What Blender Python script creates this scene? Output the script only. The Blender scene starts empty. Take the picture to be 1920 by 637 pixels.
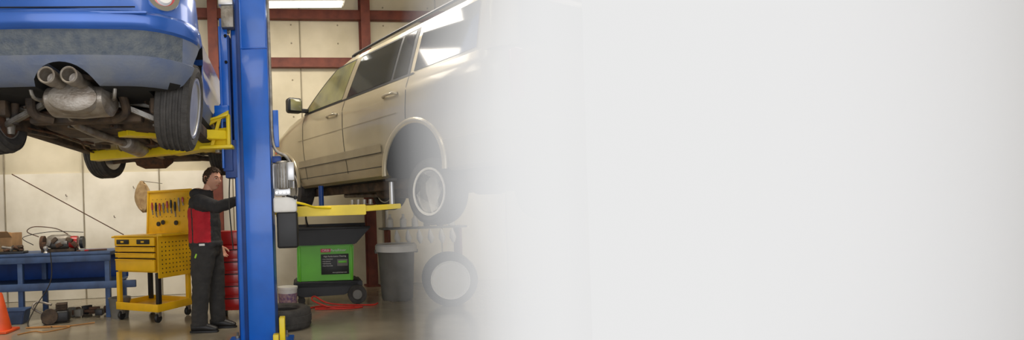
import bpy, bmesh, math, random
from mathutils import Vector, Matrix, noise
random.seed(7)
R=math.radians
SC=bpy.context.scene
COL=SC.collection
# ---------------------------------------------------------------- camera
F=1000.0; CX=600.0; CY=400.0; CAMH=1.21; ROLL=R(1.8)
cam=bpy.data.cameras.new("camera"); camo=bpy.data.objects.new("camera",cam); COL.objects.link(camo)
cam.sensor_fit='HORIZONTAL'; cam.sensor_width=36; cam.lens=36*F/1920
cam.shift_x=(960-CX)/1920; cam.shift_y=(CY-318.5)/1920
cam.clip_start=.05; cam.clip_end=200
camo.matrix_world=Matrix.Translation((0,0,CAMH))@Matrix.Rotation(ROLL,4,'Y')@Matrix.Rotation(R(90),4,'X')
SC.camera=camo
try:
    SC.view_settings.view_transform='Standard'; SC.view_settings.look='None'; SC.view_settings.exposure=0
except Exception: pass

def s2l(c):
    return tuple(((v/255)/12.92 if v/255<=.04045 else ((v/255+.055)/1.055)**2.4) for v in c)
# ---------------------------------------------------------------- materials
def M(name,col,rough=.5,metal=0,var=.18,scale=6,bump=0,bscale=60,coat=0,col2=None,spec=.5,detail=6,emit=0,alpha=1,trans=0,thr=(.35,.7)):
    m=bpy.data.materials.new(name); m.use_nodes=True
    nt=m.node_tree; N=nt.nodes; L=nt.links; b=N["Principled BSDF"]
    c=s2l(col)
    if col2 is None:
        ca=tuple(min(1,v*(1-var)) for v in c); cb=tuple(min(1,v*(1+var)) for v in c)
    else: ca=c; cb=s2l(col2)
    tc=N.new("ShaderNodeTexCoord"); nz=N.new("ShaderNodeTexNoise"); nz.inputs["Scale"].default_value=scale; nz.inputs["Detail"].default_value=detail
    L.new(tc.outputs["Object"],nz.inputs["Vector"])
    rp=N.new("ShaderNodeValToRGB"); rp.color_ramp.elements[0].position=thr[0]; rp.color_ramp.elements[1].position=thr[1]
    rp.color_ramp.elements[0].color=(*ca,1); rp.color_ramp.elements[1].color=(*cb,1)
    L.new(nz.outputs["Fac"],rp.inputs["Fac"]); L.new(rp.outputs["Color"],b.inputs["Base Color"])
    b.inputs["Roughness"].default_value=rough; b.inputs["Metallic"].default_value=metal
    b.inputs["Coat Weight"].default_value=coat; b.inputs["Coat Roughness"].default_value=.08
    b.inputs["Specular IOR Level"].default_value=spec
    if trans: b.inputs["Transmission Weight"].default_value=trans
    if alpha<1: b.inputs["Alpha"].default_value=alpha
    if emit:
        b.inputs["Emission Color"].default_value=(*c,1); b.inputs["Emission Strength"].default_value=emit
    if bump:
        n2=N.new("ShaderNodeTexNoise"); n2.inputs["Scale"].default_value=bscale; n2.inputs["Detail"].default_value=4
        L.new(tc.outputs["Object"],n2.inputs["Vector"])
        bp=N.new("ShaderNodeBump"); bp.inputs["Strength"].default_value=bump; bp.inputs["Distance"].default_value=.01
        L.new(n2.outputs["Fac"],bp.inputs["Height"]); L.new(bp.outputs["Normal"],b.inputs["Normal"])
    return m
m_bluecar=M("blue_car_paint",(36,88,170),.3,.25,.15,2,coat=.5)
m_bluedust=M("dusty_blue_plastic",(106,112,122),.6,0,.2,5,bump=.2,col2=(80,94,124))
m_band=M("bumper_band",(92,98,102),.75,0,.25,20,bump=.8,bscale=90,col2=(66,76,90))
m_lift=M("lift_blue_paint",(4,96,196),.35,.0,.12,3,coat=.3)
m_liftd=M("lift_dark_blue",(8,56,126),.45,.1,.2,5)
m_yel=M("yellow_paint",(232,204,28),.4,0,.1,5,bump=.1,bscale=20)
m_yel2=M("cart_yellow_paint",(226,176,22),.38,0,.1,5)
m_black=M("black_plastic",(24,24,26),.5,0,.3,8)
m_dark=M("dark_underbody",(48,42,38),.8,.1,.3,9,col2=(98,80,62),bump=.6,bscale=25)
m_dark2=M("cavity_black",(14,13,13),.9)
m_rub=M("rubber",(50,48,46),.85,0,.2,10,bump=.4,bscale=80,col2=(74,71,68))
m_steel=M("dusty_steel",(150,146,138),.45,.6,.2,14,bump=.3,col2=(112,104,94))
m_alu=M("aluminium",(190,190,190),.35,.7,.1,10)
m_silver=M("silver_wheel_paint",(222,220,212),.35,.15,.05,10)
m_chrome=M("chrome",(215,215,212),.18,1,.05,5)
m_muf=M("muffler_metal",(165,158,148),.45,.55,.2,12,bump=.3,col2=(120,108,94))
m_suv=M("champagne_paint",(168,156,128),.28,.3,.08,2,coat=.7)
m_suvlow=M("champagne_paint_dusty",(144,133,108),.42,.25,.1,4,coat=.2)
m_glassd=M("tinted_glass",(46,50,50),.06,0,.1,2,spec=1,coat=1)
m_glassl=M("clear_side_glass",(132,128,84),.08,0,.25,3,spec=.8,coat=.6,col2=(96,96,74))
m_trim=M("black_trim",(28,28,28),.4)
m_wall=M("insulated_wall_vinyl",(224,214,188),.7,0,.08,1.3,bump=.25,bscale=3,col2=(194,184,156))
m_wallb=M("white_wall_panel",(236,230,214),.6,0,.1,1.6,bump=.2,bscale=4,col2=(204,196,176),thr=(.4,.75))
m_seam=M("wall_seam",(150,140,118),.8)
m_red=M("red_iron_primer",(122,62,46),.65,0,.2,6,col2=(94,46,36))
m_floor=M("concrete_floor",(166,157,136),.17,0,.2,1.2,bump=.04,bscale=8,col2=(122,113,96),thr=(.3,.72),spec=.7)
m_ceil=M("ceiling_insulation",(190,180,156),.8,0,.1,1)
m_part=M("fade_backing_paint",(250,250,250),.8,0,.01,.5)  # near-white for the added panel behind the fade volume
m_bench=M("bench_blue",(62,88,130),.55,0,.2,6,col2=(48,66,98))
m_green=M("washer_green",(96,186,34),.4,0,.08,4)
m_hose=M("red_hose",(200,48,36),.5)
m_bin=M("grey_bin_plastic",(112,110,104),.6,0,.12,6)
m_redc=M("red_cabinet",(170,26,24),.35,0,.1,4,coat=.3)
m_white=M("white_plastic",(226,224,218),.5,0,.05,8)
m_purple=M("purple_label",(110,80,130),.5,0,.2,30,col2=(190,160,150))
m_pink=M("pink_badge",(214,40,96),.5,0,.03)
m_lbl=M("label_black",(22,24,22),.5,0,.05)
m_card=M("cardboard",(160,124,84),.8,0,.12,10)
m_tan=M("tan_hide",(176,150,108),.8,0,.2,16,col2=(140,112,76))
m_orange=M("orange_plastic",(222,84,34),.5)
m_cord=M("cord_black",(40,36,30),.7)
m_cordy=M("cord_orange",(176,124,64),.6)
m_tail=M("tail_light_red",(196,66,62),.2,0,.15,10,coat=.8)
m_lamp=M("lamp_tube",(255,252,240),.5,0,0,1,emit=7)
m_rust=M("rusty_metal",(104,72,52),.8,.3,.3,20,col2=(70,56,46),bump=.5)
# ---------------------------------------------------------------- mesh helpers
def link(o,parent=None):
    COL.objects.link(o)
    if parent: o.parent=parent
    return o
def empty(name,loc=(0,0,0),rz=0,rot=None):
    e=bpy.data.objects.new(name,None); e.empty_display_size=.1
    e.location=loc; e.rotation_euler=rot if rot else (0,0,rz); COL.objects.link(e); return e
def smoothmesh(me,ang=35):
    for p in me.polygons: p.use_smooth=True
    try: me.set_sharp_from_angle(angle=R(ang))
    except Exception: pass
def mk(name,verts,faces,mat,parent=None,smooth=True,ang=35,loc=None,rot=None,fix=True):
    me=bpy.data.meshes.new(name); me.from_pydata([tuple(v) for v in verts],[],faces)
    if fix:
        bm=bmesh.new(); bm.from_mesh(me); bmesh.ops.recalc_face_normals(bm,faces=bm.faces); bm.to_mesh(me); bm.free()
    if smooth: smoothmesh(me,ang)
    for mm in (mat if isinstance(mat,(list,tuple)) else [mat]): me.materials.append(mm)
    o=bpy.data.objects.new(name,me)
    if loc is not None: o.location=loc
    if rot is not None: o.rotation_euler=rot
    return link(o,parent)
def box(name,size,loc,mat,parent=None,rot=None,bev=.006,seg=2):
    bm=bmesh.new(); bmesh.ops.create_cube(bm,size=1)
    bmesh.ops.scale(bm,vec=size,verts=bm.verts)
    b=min(bev,min(size)*.45)
    if b>0: bmesh.ops.bevel(bm,geom=bm.edges[:],offset=b,segments=seg,affect='EDGES',profile=.5)
    me=bpy.data.meshes.new(name); bm.to_mesh(me); bm.free(); smoothmesh(me,40); me.materials.append(mat)
    o=bpy.data.objects.new(name,me); o.location=loc
    if rot: o.rotation_euler=rot
    return link(o,parent)
def tubev(pts,rad,seg=12,caps=True,closed=False,ref=None,ecc=None):
    P=[Vector(p) for p in pts]; n=len(P); vs=[];fs=[]; side=None
    for i,p in enumerate(P):
        if closed: t=(P[(i+1)%n]-P[i-1])
        else: t=(P[min(i+1,n-1)]-P[max(i-1,0)])
        t=t.normalized() if t.length>1e-9 else Vector((0,0,1))
        if ref is not None: sd=Vector(ref)
        else: sd=side if side is not None else (Vector((0,0,1)) if abs(t.z)<.9 else Vector((1,0,0)))
        sd=(sd-t*sd.dot(t)).normalized(); side=sd; up=t.cross(sd)
        r=rad[i] if isinstance(rad,(list,tuple)) else rad
        a,b=(r if isinstance(r,(list,tuple)) else (r,r))
        for k in range(seg):
            th=2*math.pi*k/seg
            vs.append(p+sd*a*math.cos(th)+up*b*math.sin(th))
    m=n if closed else n-1
    for i in range(m):
        for k in range(seg):
            a=i*seg+k;b=i*seg+(k+1)%seg;j=((i+1)%n)*seg
            fs.append((a,b,j+(k+1)%seg,j+k))
    if caps and not closed:
        fs.append(tuple(range(seg-1,-1,-1))); fs.append(tuple((n-1)*seg+k for k in range(seg)))
    return vs,fs
def tube(name,pts,rad,mat,parent=None,seg=12,closed=False,ref=None):
    v,f=tubev(pts,rad,seg,True,closed,ref); return mk(name,v,f,mat,parent)
def smoothpts(pts,n=8):
    P=[Vector(p) for p in pts]; out=[]
    for i in range(len(P)-1):
        p0=P[max(i-1,0)];p1=P[i];p2=P[i+1];p3=P[min(i+2,len(P)-1)]
        for k in range(n):
            t=k/n
            out.append(.5*((2*p1)+(-p0+p2)*t+(2*p0-5*p1+4*p2-p3)*t*t+(-p0+3*p1-3*p2+p3)*t**3))
    out.append(P[-1]); return out
def lathe(name,prof,mat,parent=None,seg=40,axis='Z',loc=None,rot=None,ang=35):
    vs=[];fs=[]
    for (r,h) in prof:
        for k in range(seg):
            th=2*math.pi*k/seg; c,s=r*math.cos(th),r*math.sin(th)
            vs.append({'Z':(c,s,h),'Y':(c,h,s),'X':(h,c,s)}[axis])
    n=len(prof)
    for i in range(n-1):
        for k in range(seg): fs.append((i*seg+k,i*seg+(k+1)%seg,(i+1)*seg+(k+1)%seg,(i+1)*seg+k))
    if prof[0][0]>1e-6: fs.append(tuple(range(seg)))
    if prof[-1][0]>1e-6: fs.append(tuple((n-1)*seg+k for k in range(seg)))
    o=mk(name,vs,fs,mat,parent,ang=ang,loc=loc,rot=rot)
    bm=bmesh.new(); bm.from_mesh(o.data); bmesh.ops.remove_doubles(bm,verts=bm.verts,dist=1e-5); bmesh.ops.recalc_face_normals(bm,faces=bm.faces); bm.to_mesh(o.data); bm.free()
    return o
def prism(name,poly,h0,h1,mat,parent=None,axis='Z',bev=0,loc=None,rot=None):
    n=len(poly); 
    def q(a,b,h): return {'Z':(a,b,h),'Y':(a,h,b),'X':(h,a,b)}[axis]
    vs=[q(a,b,h0) for a,b in poly]+[q(a,b,h1) for a,b in poly]
    fs=[tuple(range(n)),tuple(range(2*n-1,n-1,-1))]+[(i,(i+1)%n,n+(i+1)%n,n+i) for i in range(n)]
    o=mk(name,vs,fs,mat,parent,loc=loc,rot=rot)
    if bev:
        bm=bmesh.new(); bm.from_mesh(o.data); bmesh.ops.bevel(bm,geom=bm.edges[:],offset=bev,segments=2,affect='EDGES'); bm.to_mesh(o.data); bm.free(); smoothmesh(o.data,40)
    return o
def bake(o):
    dg=bpy.context.evaluated_depsgraph_get(); dg.update()
    me=bpy.data.meshes.new_from_object(o.evaluated_get(dg)); o.modifiers.clear(); o.data=me; return o
def cut(o,cutters):
    for c in cutters:
        md=o.modifiers.new("b",'BOOLEAN'); md.operation='DIFFERENCE'; md.object=c; md.solver='EXACT'
    bpy.context.view_layer.update(); bake(o)
    for c in cutters: bpy.data.objects.remove(c,do_unlink=True)
    smoothmesh(o.data,32)
def text(name,body,size,loc,rot,mat,parent=None,align='CENTER'):
    c=bpy.data.curves.new(name,'FONT'); c.body=body; c.size=size; c.extrude=.0008; c.align_x=align; c.align_y='CENTER'
    c.materials.append(mat); o=bpy.data.objects.new(name,c); o.location=loc; o.rotation_euler=rot; return link(o,parent)
def interp(tab,z):
    if z<=tab[0][0]: return tab[0][1:]
    for a,b in zip(tab,tab[1:]):
        if z<=b[0]:
            t=(z-a[0])/(b[0]-a[0]); return tuple(x+(y-x)*t for x,y in zip(a[1:],b[1:]))
    return tab[-1][1:]
def contour(w,l0,l1,rc,nside=14,nc=7,nend=8,bow=0):
    pts=[]
    cs=[(l1-rc,w-rc,0),(l0+rc,w-rc,90),(l0+rc,-w+rc,180),(l1-rc,-w+rc,270)]
    for i,(cu,cv,a) in enumerate(cs):
        for k in range(nc+1):
            th=R(a+90*k/nc); pts.append((cu+rc*math.cos(th),cv+rc*math.sin(th)))
        nu,nv,na=cs[(i+1)%4]; e=(nu+rc*math.cos(R(na if na else 360)),nv+rc*math.sin(R(na)))
        s=pts[-1]; cnt=nside if i%2==0 else nend
        for k in range(1,cnt):
            t=k/cnt; pts.append((s[0]+(e[0]-s[0])*t,s[1]+(e[1]-s[1])*t))
    if bow:
        mid=(l0+l1)/2; half=(l1-l0)/2
        pts=[(u+(bow*(1-(v/w)**2)*(1 if u>mid else -1)*max(0,(abs(u-mid)/half-.8)/.2)),v) for u,v in pts]
    return pts
def stack(name,levels,rc,mat,parent,swap=False,zf=None,bow=0,taper=None):
    vs=[];fs=[]
    n=None
    for (z,w,l0,l1) in levels:
        c=contour(w,l0,l1,min(rc,w*.9),bow=bow); n=len(c)
        for u,v in c:
            zz=zf(z,u) if zf else z
            if taper: v*=taper(u)
            vs.append((v,u,zz) if swap else (u,v,zz))
    for i in range(len(levels)-1):
        for k in range(n): fs.append((i*n+k,i*n+(k+1)%n,(i+1)*n+(k+1)%n,(i+1)*n+k))
    fs.append(tuple(range(n))); fs.append(tuple((len(levels)-1)*n+k for k in range(n)))
    return mk(name,vs,fs,mat,parent,ang=32)
# ---------------------------------------------------------------- wheel
def wheel(parent,pre,loc,rz,Rt,Rr,wd,mrim,spokes=5,face=1,tilt=0,camber=0,spw=1.0):
    e=bpy.data.objects.new(pre,None); e.location=loc; e.rotation_euler=(tilt,camber,rz); link(e,parent)
    h=wd/2
    prof=[(Rr,-h*.8),(Rr+.02,-h*.98),((Rt+Rr)/2,-h*1.06),(Rt-.03,-h*.97),(Rt-.008,-h*.82)]
    for g in (-.5,-.17,.17,.5):
        x=g*h
        prof+=[(Rt,x-.012),(Rt-.009,x-.008),(Rt-.009,x+.008),(Rt,x+.012)]
    prof+=[(Rt-.008,h*.82),(Rt-.03,h*.97),((Rt+Rr)/2,h*1.06),(Rr+.02,h*.98),(Rr,h*.8)]
    lathe(pre+"_tyre",prof,m_rub,e,56,'Y',ang=25)
    vs=[];fs=[]
    for k in range(64):
        th=2*math.pi*k/64
        for s in(-1,1):
            b=len(vs)
            for dr in (0,.004):
                for dt in(-.0,.022):
                    for yy in (.62,.93):
                        a=th+dt/ Rt*1.3; r=Rt-.007+dr*2 - (.012 if yy>.8 else 0)
                        vs.append((r*math.cos(a),s*yy*h,r*math.sin(a)))
            fs+= [(b,b+1,b+3,b+2),(b+4,b+5,b+7,b+6),(b,b+1,b+5,b+4),(b+2,b+3,b+7,b+6),(b+1,b+3,b+7,b+5),(b,b+2,b+6,b+4)]
    mk(pre+"_tread",vs,fs,m_rub,e,smooth=False)
    f=face
    lathe(pre+"_barrel",[(Rr+.004,-h*.85),(Rr-.015,-h*.8),(Rr-.03,0),(Rr-.012,h*.8),(Rr+.004,h*.85),(Rr,0)],mrim,e,48,'Y')
    lathe(pre+"_rim_lip",[(Rr-.02,f*h*.8),(Rr-.012,f*h*.95),(Rr+.006,f*h*.97),(Rr+.008,f*h*.85),(Rr-.02,f*h*.8)],mrim,e,48,'Y')
    lathe(pre+"_disc",[(.0,f*h*.15),(Rr*.72,f*h*.15),(Rr*.72,f*h*.05),(0,f*h*.05)],m_steel,e,32,'Y')
    lathe(pre+"_hub",[(0,f*h*.72),(.03,f*h*.72),(.05,f*h*.66),(.075,f*h*.6),(.075,f*h*.1),(0,f*h*.1)],mrim,e,24,'Y')
    for k in range(spokes):
        a=2*math.pi*k/spokes+.3
        ca,sa=math.cos(a),math.sin(a)
        p0=(.04*ca,f*h*.6,.04*sa); p1=(Rr*.5*ca,f*h*.66,Rr*.5*sa); p2=((Rr-.01)*ca,f*h*.6,(Rr-.01)*sa)
        tube(pre+"_spoke_%d"%k,[p0,p1,p2],[(.012,.042*spw),(.012,.034*spw),(.012,.05*spw)],mrim,e,10,ref=(0,1,0))
    for k in range(5):
        a=2*math.pi*k/5
        tube(pre+"_nut_%d"%k,[(.045*math.cos(a),f*h*.6,.045*math.sin(a)),(.045*math.cos(a),f*h*.74,.045*math.sin(a))],.008,m_chrome,e,6)
    return e
# ================================================================ ROOM
SL=.12
def wy(x): return 8.75+SL*x
WA=math.atan(SL)
box("floor",(16,15,.1),(1,3.9,-.05),m_floor,bev=0)
wb=empty("wall_back",(1,wy(1),0),WA)
box("wall_back_face",(14.5,.1,5.0),(0,.05,2.5),m_wall,wb,bev=0)
box("wall_back_liner",(5.6,.02,1.95),(-4.2,-.012,.98),m_wallb,wb,bev=0)
for i in range(-6,7):
    x=i*1.15-.1
    box("seam_%d"%(i+6),(.02,.012,4.9),(x,-.026 if x<-1.3 else -.006,2.45),m_seam,wb,bev=.002)
for i in range(7):
    for j in range(9):
        lathe("pin_%d_%d"%(i,j),[(0,-.012),(.012,-.008),(.014,0)],m_seam,wb,10,'Y',loc=(-3.7+i*.77,-.002,2.2+j*.3))
box("wall_left",(.1,13,5),(-6.0,3.0,2.5),m_wallb,bev=0)
box("wall_right",(.1,13,5),(8.3,3.0,2.5),m_wallb,bev=0)
box("ceiling",(14.4,14,.1),(1.15,3.5,5.02),m_ceil,bev=0)
def col(name,x,w=.15):
    e=empty(name,(x,wy(x)-.13,0),WA)
    box(name+"_web",(.012,.2,4.95),(0,0,2.475),m_red,e,bev=0)
    box(name+"_flange_front",(w,.014,4.95),(0,-.1,2.475),m_red,e,bev=0)
    box(name+"_flange_rear",(w,.014,4.95),(0,.1,2.475),m_red,e,bev=0)
    box(name+"_foot",(w+.08,.26,.02),(0,0,.012),m_red,e,bev=0)
col("steel_column",.82); col("steel_column",-1.60); col("steel_column",-5.0); col("steel_column",4.4)
for z,nm in ((3.66,"wall_girt"),(4.44,"wall_girt")):
    g=empty(nm,(1,wy(1)-.06,z),WA)
    box("girt_web",(14,.012,.14),(0,-.04,0),m_red,g,bev=0)
    box("girt_flange_low",(14,.1,.012),(0,0,-.07),m_red,g,bev=0)
    box("girt_flange_top",(14,.1,.012),(0,0,.07),m_red,g,bev=0)
for y in (1.5,4.5,6.6):
    g=empty("roof_rafter",(1,y,4.82)); box("rafter_web",(13.5,.014,.28),(0,0,0),m_red,g,bev=0); box("rafter_flange",(13.5,.14,.014),(0,0,-.14),m_red,g,bev=0)
def fluoro(x,y,z,L,rz=0,e=7):
    f=empty("fluorescent_light",(x,y,z),rz)
    prism("housing",[(-.14,.03),(-.05,.09),(.05,.09),(.14,.03),(.12,.02),(-.12,.02)],-L/2,L/2,m_white,f,'X')
    for s in(-.05,.05): tube("tube_%s"%("a" if s<0 else "b"),[(-L/2+.03,s,.005),(L/2-.03,s,.005)],.018,m_lamp,f,10)
    for s in (-.4,.4): tube("hanger_%s"%("a" if s<0 else "b"),[(s*L,0,.09),(s*L,0,4.97-z)],.004,m_steel,f,6)
fluoro(-.22,6.95,3.93,1.25,.06)
fluoro(-3.2,5.0,4.3,1.25); fluoro(-.2,4.4,4.45,1.25); fluoro(2.6,6.2,4.2,1.25); fluoro(-2,2.4,4.5,1.25)
def area(name,loc,sx,sy,en,col=(1,.92,.8),rot=(0,0,0)):
    l=bpy.data.lights.new(name,'AREA'); l.shape='RECTANGLE'; l.size=sx; l.size_y=sy; l.energy=en; l.color=col
    o=bpy.data.objects.new(name,l); o.location=loc; o.rotation_euler=rot; COL.objects.link(o)
area("ceiling_lamp_light",(-3,5.9,4.6),2.5,1.2,120)
area("ceiling_lamp_light",(.3,6.2,4.6),2.5,1.2,120)
area("ceiling_lamp_light",(3,5.0,4.6),2.5,1.2,80)
area("ceiling_lamp_light",(-1.2,1.5,4.6),2.5,1.2,50)
area("bay_door_daylight",(-.2,-2.4,2.0),7,3.6,225,(.95,.96,1),rot=(R(88),0,0))
w=bpy.data.worlds.new("world"); SC.world=w; w.use_nodes=True
bg=w.node_tree.nodes["Background"]; bg.inputs[0].default_value=(.92,.94,1,1); bg.inputs[1].default_value=.6
# ================================================================ LIFT POST
lp=empty("two_post_lift",(0,0,0))
X0,X1=-.675,-.437
box("post_front_web",(X1-X0,.012,2.72),((X0+X1)/2,4.85,1.26+.1),m_lift,lp,bev=.004)
box("post_front_upper",(X1-X0-.008,.012,2.3),((X0+X1)/2-.004,4.858,3.75),m_lift,lp,bev=.004)
box("post_seam_lip",(X1-X0+.01,.02,.012),((X0+X1)/2,4.85,2.73),m_lift,lp)
box("post_right_side",(.012,.32,4.85),(X1-.006,5.01,2.44),m_lift,lp,bev=.003)
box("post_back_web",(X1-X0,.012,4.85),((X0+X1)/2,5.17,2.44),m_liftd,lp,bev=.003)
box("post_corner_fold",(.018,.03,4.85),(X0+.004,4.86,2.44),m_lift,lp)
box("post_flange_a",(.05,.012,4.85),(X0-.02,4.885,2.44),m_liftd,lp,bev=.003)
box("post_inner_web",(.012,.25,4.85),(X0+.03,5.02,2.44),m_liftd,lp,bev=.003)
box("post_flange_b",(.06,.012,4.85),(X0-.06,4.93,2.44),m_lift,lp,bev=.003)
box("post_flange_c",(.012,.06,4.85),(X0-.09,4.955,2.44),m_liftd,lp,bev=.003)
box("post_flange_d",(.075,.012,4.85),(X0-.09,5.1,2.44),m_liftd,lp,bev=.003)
box("base_plate",(.62,.55,.022),(-.6,5.0,.012),m_lift,lp)
for i,(x,y) in enumerate(((-.36,4.78),(-.36,5.2),(-.84,4.8),(-.84,5.2))):
    tube("anchor_bolt_%d"%i,[(x,y,.02),(x,y,.08)],.012,m_steel,lp,8)
    lathe("anchor_nut_%d"%i,[(0,.045),(.022,.045),(.022,.022),(0,.022)],m_steel,lp,6,loc=(x,y,0))
box("yellow_foot_guard",(.05,.1,.26),(-.375,4.86,.15),m_yel,lp)
box("yellow_foot_guard_b",(.05,.08,.12),(-.43,4.8,.08),m_yel,lp)
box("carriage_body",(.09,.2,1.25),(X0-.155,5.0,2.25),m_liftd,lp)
box("carriage_face",(.07,.012,.95),(X0-.16,4.89,2.55),m_lift,lp)
box("carriage_rib_a",(.02,.03,1.3),(X0-.195,4.89,2.3),m_lift,lp)
box("carriage_lug",(.13,.16,.1),(X0-.19,4.92,2.17),m_lift,lp)
prism("carriage_gusset",[(X0-.3,2.12),(X0-.13,2.12),(X0-.13,2.3),(X0-.2,2.26)],4.9,4.93,m_lift,lp,'Y')
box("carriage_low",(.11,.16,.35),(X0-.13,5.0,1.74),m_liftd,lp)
box("latch_housing",(.11,.09,.2),(X0-.11,4.87,3.02),m_steel,lp)
box("latch_cap",(.13,.1,.06),(X0-.12,4.86,3.15),m_alu,lp)
tube("lift_chain",[(X0-.12,4.93,2.9),(X0-.12,4.93,4.7)],.014,m_steel,lp,8)
for i,z in enumerate((2.62,2.86)):
    lathe("carriage_bolt_%d"%i,[(0,-.015),(.014,-.015),(.014,0)],m_dark2,lp,10,'Y',loc=(X0-.14,4.885,z))
tube("release_cable",smoothpts([(X0-.15,4.95,1.6),(X0-.16,4.93,1.3),(X0-.14,4.95,.9)]),.006,m_cord,lp,6)
def armbox(name,p0,p1,w,h,mat,parent,taper=1):
    p0=Vector(p0);p1=Vector(p1); d=(p1-p0).normalized(); s=d.cross(Vector((0,0,1))).normalized(); u=Vector((0,0,1))
    vs=[]
    for p,k in((p0,1),(p1,taper)):
        for a,b in((-1,-1),(1,-1),(1,1),(-1,1)): vs.append(p+s*a*w/2*k+u*b*h/2*k)
    fs=[(0,1,2,3),(4,5,6,7),(0,1,5,4),(1,2,6,5),(2,3,7,6),(3,0,4,7)]
    o=mk(name,vs,fs,mat,parent)
    bm=bmesh.new(); bm.from_mesh(o.data); bmesh.ops.bevel(bm,geom=bm.edges[:],offset=.006,segments=2,affect='EDGES'); bm.to_mesh(o.data); bm.free(); smoothmesh(o.data,40)
    return o
armbox("arm_root",(-.80,4.97,1.935),(-1.12,5.05,1.915),.24,.17,m_yel,lp)
armbox("arm_rear_outer",(-.84,5.02,1.93),(-1.4,5.2,1.885),.17,.13,m_yel,lp)
armbox("arm_rear_inner",(-1.3,5.18,1.88),(-2.27,5.4,1.86),.13,.095,m_yel,lp)
armbox("arm_near",(-.86,4.9,1.95),(-1.5,4.1,1.89),.13,.08,m_yel,lp)
box("arm_plate_top",(.24,.3,.02),(-.92,4.95,2.1),m_yel,lp,rot=(0,R(-14),0))
box("arm_plate_low",(.3,.3,.03),(-.92,4.95,1.84),m_yel,lp)
box("arm_end_plate",(.03,.24,.3),(-.81,4.95,1.99),m_yel,lp)
prism("arm_brace",[(-1.1,1.98),(-.8,2.13),(-.8,2.17),(-1.12,2.02)],4.83,4.86,m_yel,lp,'Y')
prism("arm_brace_b",[(-.98,1.84),(-.95,1.84),(-.87,2.1),(-.9,2.1)],4.84,4.86,m_yel,lp,'Y')
tube("arm_pivot_pin",[(-.92,4.93,1.8),(-.92,4.93,2.16)],.03,m_steel,lp,16)
for i,p in enumerate(((-2.2,5.37,1.9),(-1.47,4.13,1.93))):
    lathe("lift_pad_%d"%i,[(0,.04),(.06,.04),(.065,.02),(.03,.01),(.03,-.03),(0,-.03)],m_black,lp,20,loc=p)
armbox("arm_suv_outer",(-.43,5.28,1.235),(.45,5.28,1.235),.16,.1,m_yel,lp)
armbox("arm_suv_inner",(.3,5.28,1.24),(.80,5.32,1.26),.12,.06,m_yel,lp,.8)
armbox("arm_suv_far",(-.43,5.4,1.24),(.1,6.35,1.25),.1,.06,m_yel,lp)
tube("suv_jack_riser",[(.72,5.3,1.24),(.72,5.3,1.5)],.026,m_alu,lp,16)
lathe("suv_pad",[(0,.035),(.06,.035),(.06,.01),(0,.0)],m_rub,lp,20,loc=(.72,5.3,1.5))
for i,x in enumerate((.32,.38,.44,.5)):
    lathe("stack_adapter_%d"%i,[(0,.05),(.02,.05),(.02,.01),(.028,.01),(.028,0),(0,0)],m_steel,lp,14,loc=(x,5.25,1.285))
tube("suv_far_riser",[(.02,6.2,1.26),(.02,6.2,1.53)],.03,m_liftd,lp,12)
# power unit
pu=empty("hydraulic_power_unit",(-.345,4.9,0))
box("bracket",(.07,.03,.34),(-.045,-.0,2.0),m_lift,pu)
box("bracket_arm",(.08,.1,.06),(-.04,.05,1.72),m_liftd,pu)
lathe("motor",[(0,1.7),(.055,1.7),(.075,1.685),(.08,1.66),(.08,1.46),(.07,1.44),(0,1.44)],m_steel,pu,32,loc=(.02,0,0))
for k in range(22):
    a=2*math.pi*k/22
    box("fin_%d"%k,(.02,.004,.22),(.02+.087*math.cos(a),.087*math.sin(a),1.56),m_alu,pu,rot=(0,0,a),bev=.001)
box("capacitor_box",(.07,.05,.17),(.09,-.05,1.6),m_alu,pu,bev=.012)
box("valve_block",(.15,.1,.07),(.01,-.01,1.415),m_alu,pu,bev=.01)
for i in range(4): tube("valve_plug_%d"%i,[(-.04+i*.035,-.05,1.41),(-.04+i*.035,-.085,1.41)],.012,m_chrome,pu,8)
tube("release_lever",[(.05,-.06,1.38),(.12,-.12,1.36)],.008,m_black,pu,8)
lathe("lever_knob",[(0,-.02),(.015,-.014),(.02,0),(.015,.014),(0,.02)],m_black,pu,14,loc=(.13,-.13,1.36))
box("reservoir_head",(.21,.17,.14),(.03,0,1.3),m_white,pu,bev=.02,seg=3)
box("reservoir_tank",(.19,.16,.33),(.045,0,1.07),m_black,pu,bev=.02,seg=3)
tube("conduit",smoothpts([(-.075,-.02,3.2),(-.07,-.03,2.4),(-.07,-.03,1.95),(-.04,-.06,1.8),(.05,-.05,1.74),(.09,-.04,1.68)],8),.014,m_steel,pu,10)
tube("hydraulic_hose",smoothpts([(.07,-.07,1.33),(.2,-.02,1.3),(.3,.15,1.27),(.45,.3,1.26)],8),.011,m_yel,pu,8)
# ================================================================ BLUE CAR
bc=empty("blue_hatchback_car",(-1.575,3.65,1.77),R(4))
lev=[(.24,.755,-.43,2.9),(.27,.78,-.485,2.98),(.34,.805,-.535,3.03),(.385,.812,-.55,3.06),(.395,.803,-.535,3.06),(.54,.812,-.545,3.06),(.552,.82,-.562,3.06),(.58,.823,-.575,3.06),(.625,.822,-.575,3.05),(.65,.815,-.55,3.04),(.665,.805,-.515,3.03),(.75,.80,-.50,2.98),(.88,.79,-.475,2.85),(.93,.77,-.45,2.7),(.95,.74,-.42,2.5)]
def ctaper(u):
    t=max(0,min(1,(u+.35)/1.1)); t=t*t*(3-2*t); return 1-.13*t
body=stack("car_body_shell",lev,.34,[m_bluecar,m_bluedust,m_band,m_dark2],bc,True,bow=.07,taper=ctaper)
cs=[]
def cylcut(parent,p0,p1,r):
    v,f=tubev([p0,p1],r,40); return mk("cutter",v,f,m_dark2,parent)
EX=.07
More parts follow.
